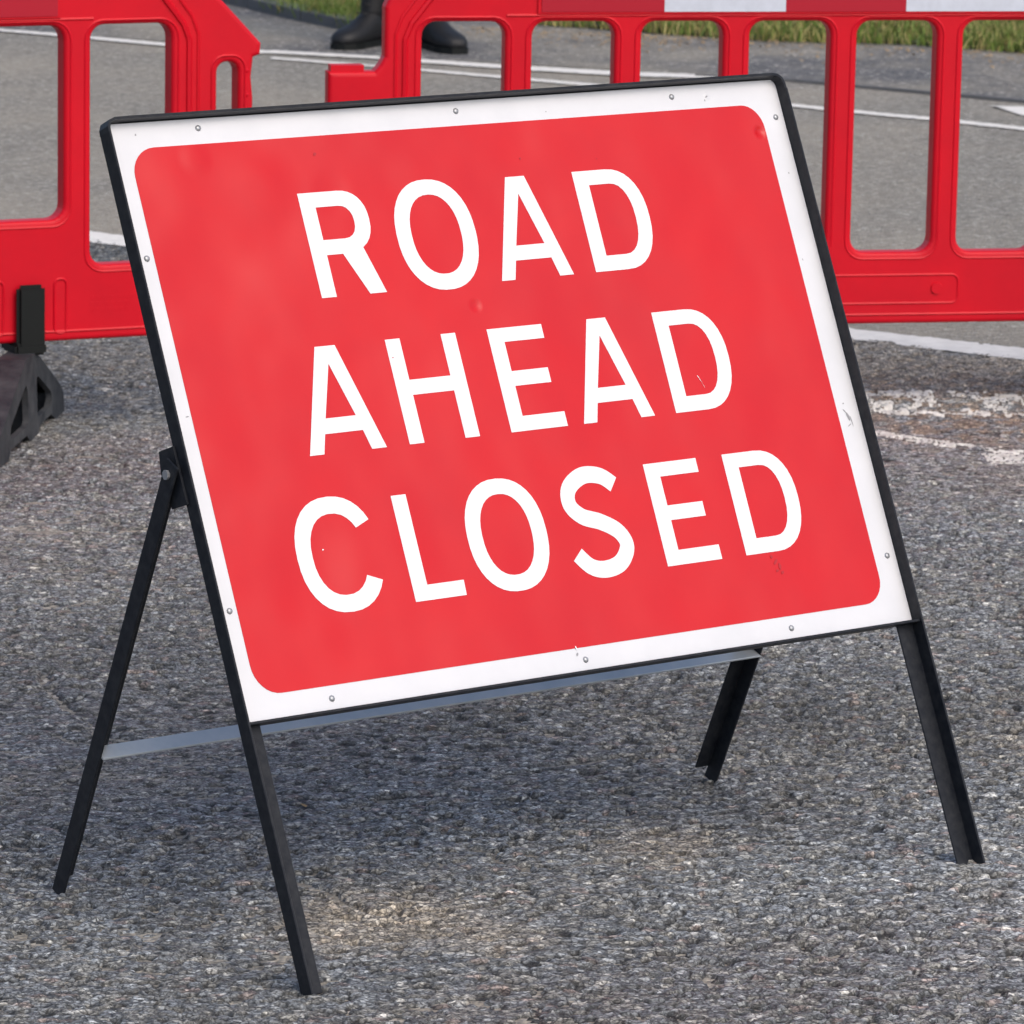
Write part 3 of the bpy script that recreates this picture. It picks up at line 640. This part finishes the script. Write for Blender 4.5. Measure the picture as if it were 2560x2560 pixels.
make_foot(bl, 2.03-.468, R(-31), -.07); make_foot(bl, .468, R(-10), -.03)
locR = Vector((-.3697, 9.5071, 0))
br_ = make_barrier('red barrier with white reflective stripes behind the top right of the sign', locR, R(12))
make_foot(br_, .468, R(5), -.03); make_foot(br_, 1.562, R(-4), -.03)

# ------------------------------------------------------------------ person
def skin(name, verts, edges, radii, m, parent, root_i=0, sub=2):
    me = bpy.data.meshes.new(name); me.from_pydata(verts, edges, []); me.update()
    o = bpy.data.objects.new(name, me); COL.objects.link(o)
    md = o.modifiers.new('skin', 'SKIN'); md.use_smooth_shade = True; md.branch_smoothing = .3
    for i, r in enumerate(radii):
        s = me.skin_vertices[0].data[i]; s.radius = (r, r) if not isinstance(r, tuple) else r; s.use_root = (i == root_i)
    o.modifiers.new('sub', 'SUBSURF').levels = sub
    bpy.context.view_layer.update()
    m2 = bpy.data.meshes.new_from_object(o.evaluated_get(bpy.context.evaluated_depsgraph_get()))
    bpy.data.objects.remove(o); m2.materials.clear(); return link(name, m2, m, parent)
def person():
    root = empty('person', (-.40, 16.45, 0)); tag(root, 'person in black trousers and black boots standing by the kerb behind the barriers', 'person')
    an = [(-.085, .03), (.100, -.03)]       # ankles relative to the root
    V = [(0,0,.96)]; E = []; Rr = [(.15,.11)]
    def add(p, r, frm): V.append(p); Rr.append(r); E.append((frm, len(V)-1)); return len(V)-1
    for (ax, ay), s in zip(an, (-1, 1)):
        h = add((s*.085, 0, .88), .095, 0); t_ = add((s*.095, -.01, .70), .078, h); k = add(((s*.095+ax)/2, (ay-.03)/2, .50), .060, t_)
        c = add(((s*.02+ax*.9), ay*.8+.01, .35), .058, k); add((ax, ay+.01, .17), .046, c)
    b1 = add((0,.0,1.12), (.14,.10), 0); b2 = add((0,.0,1.30), (.17,.12), b1); b3 = add((0,.01,1.44), (.10,.08), b2)
    for s in (-1, 1):
        sh = add((s*.19,.01,1.43), .062, b3); el = add((s*.25,.03,1.14), .047, sh); add((s*.24,-.05,.92), .036, el)
    skin('uniform', V, E, Rr, M['cloth'], root)
    for s in (-1, 1):                        # hands
        x0, y0, z0 = s*.238, -.062, .905
        V = [(x0, y0, z0), (x0, y0-.006, z0-.05)]; E = [(0, 1)]; Rr = [(.020,.028), (.016,.036)]
        for i, (dy, l) in enumerate(((-.03, .070), (-.010, .080), (.011, .074), (.030, .058))):
            a = len(V); V += [(x0, y0+dy, z0-.085), (x0-s*.006, y0+dy, z0-.085-l*.5), (x0-s*.020, y0+dy, z0-.085-l*.9)]; E += [(1, a), (a, a+1), (a+1, a+2)]; Rr += [.0095, .0085, .007]
        a = len(V); V += [(x0-s*.008, y0-.042, z0-.045), (x0-s*.016, y0-.055, z0-.085)]; E += [(0, a), (a, a+1)]; Rr += [.011, .009]
        skin('hand', V, E, Rr, M['skin'], root, 1, 1)
    bm = bmesh.new(); bmesh.ops.create_uvsphere(bm, u_segments=24, v_segments=18, radius=1)
    for v in bm.verts:
        x, y, z = v.co; j = 1-.28*max(0, -z)**1.2
        y2 = y*.098; 
        if y < 0: y2 -= .020*math.exp(-((x/.16)**2+((z+.08)/.2)**2)) - .006*math.exp(-(((abs(x)-.36)/.15)**2+((z-.05)/.12)**2))+ -.006*math.exp(-((x/.3)**2+((z+.45)/.1)**2))
        v.co = (x*.077*j, y2*(1-.05*max(0, -z)), z*.118)
    me = frombm(bm, 'head', True); hd = link('head', me, M['skin'], root, Matrix.Translation((0, -.01, 1.655)))
    bm = bmesh.new()
    bm.free()
    for s in (-1, 1):
        bm = bmesh.new(); bmesh.ops.create_uvsphere(bm, u_segments=8, v_segments=6, radius=.02, matrix=Matrix.Translation((s*.078, .012, -.005)) @ Matrix.Diagonal((.4, .8, 1.5, 1)))
        link('ear', frombm(bm, 'ear', True), M['skin'], hd)
    bm = bmesh.new(); bmesh.ops.create_uvsphere(bm, u_segments=20, v_segments=14, radius=1, matrix=Matrix.Translation((0, .014, .03)) @ Matrix.Diagonal((.083, .100, .105, 1)))
    bmesh.ops.delete(bm, geom=[v for v in bm.verts if (v.co.y < -.035 and v.co.z < .07) or v.co.z < -.04], context='VERTS'); link('hair', frombm(bm, 'hair', True), M['hair'], hd)
    skin('neck', [(0,.015,1.42), (0,.01,1.50), (0,0,1.60)], [(0,1),(1,2)], [.055,.052,.050], M['skin'], root)
    for s in (-1, 1):
        bm = bmesh.new(); bmesh.ops.create_uvsphere(bm, u_segments=8, v_segments=6, radius=.008, matrix=Matrix.Translation((s*.03, -.092, .005))); link('eye', frombm(bm, 'eye', True), M['leather'], hd)
    bm = bmesh.new(); box(bm, (-.022, -.106, -.052), (.022, -.096, -.046)); link('mouth', frombm(bm, 'mouth'), M['skin'], hd)
    # boots lofted along the foot, toes turned out
    def boot(ax, ay, toe):
        bm = bmesh.new()
        secs = [(-.075,.026,.0,.05,),(-.068,.034,.0,.085),(-.035,.039,.0,.115),(.0,.040,.0,.118),(.035,.040,.0,.100),(.075,.044,.0,.078),(.12,.049,.0,.062),(.16,.047,.0,.055),(.19,.036,.004,.045),(.205,.018,.008,.034)]
        rings = []
        for (u, wd, z0, z1) in secs:
            r_ = []
            for i in range(14):
                a = i*2*math.pi/14; c, s = math.cos(a), math.sin(a); pz = 2.6
                r_.append(bm.verts.new((wd*math.copysign(abs(c)**(2/2.4), c), -u, (z0+z1)/2+(z1-z0)/2*math.copysign(abs(s)**(2/pz), s))))
            rings.append(r_)
        for A, B in zip(rings, rings[1:]):
            for i in range(14): bm.faces.new((A[i], A[(i+1) % 14], B[(i+1) % 14], B[i]))
        bm.faces.new(rings[0]); bm.faces.new(rings[-1][::-1])
        sh = []
        for z, rx, ry, yo in ((.06,.038,.052,.018),(.11,.042,.054,.020),(.16,.045,.054,.026),(.21,.051,.060,.028),(.25,.055,.063,.028),(.255,.050,.058,.028)):
            sh.append([bm.verts.new((rx*math.cos(i*2*math.pi/16), yo+ry*math.sin(i*2*math.pi/16), z)) for i in range(16)])
        for A, B in zip(sh, sh[1:]):
            for i in range(16): bm.faces.new((A[i], A[(i+1) % 16], B[(i+1) % 16], B[i]))
        bm.faces.new(sh[-1]); bm.faces.new(sh[0][::-1])
        for k in range(5): tube(bm, [(-.02, -.045+.008*k-.012*(k < 1), .10+.028*k), (.0, -.052+.008*k-.012*(k < 1), .103+.028*k), (.02, -.045+.008*k-.012*(k < 1), .10+.028*k)], .003, 4)
        o = link('boot', frombm(bm, 'boot', True), M['leather'], root, Matrix.Translation((ax, ay, .006)) @ Matrix.Rotation(toe, 4, 'Z') @ Matrix.Translation((0, -.02, 0)))
        bm = bmesh.new(); pts = [(x, -u) for u, x in ((-.08,-.02),(-.07,-.036),(.0,-.040),(.07,-.045),(.12,-.052),(.17,-.049),(.205,-.028),(.212,0),(.205,.028),(.17,.049),(.12,.052),(.07,.045),(.0,.040),(-.07,.036),(-.08,.02))]
        prism(bm, pts, -.008, .012, ident); link('sole', frombm(bm, 'sole'), M['clip'], o)
    boot(an[0][0], an[0][1], R(-30)); boot(an[1][0], an[1][1], R(27))
person()
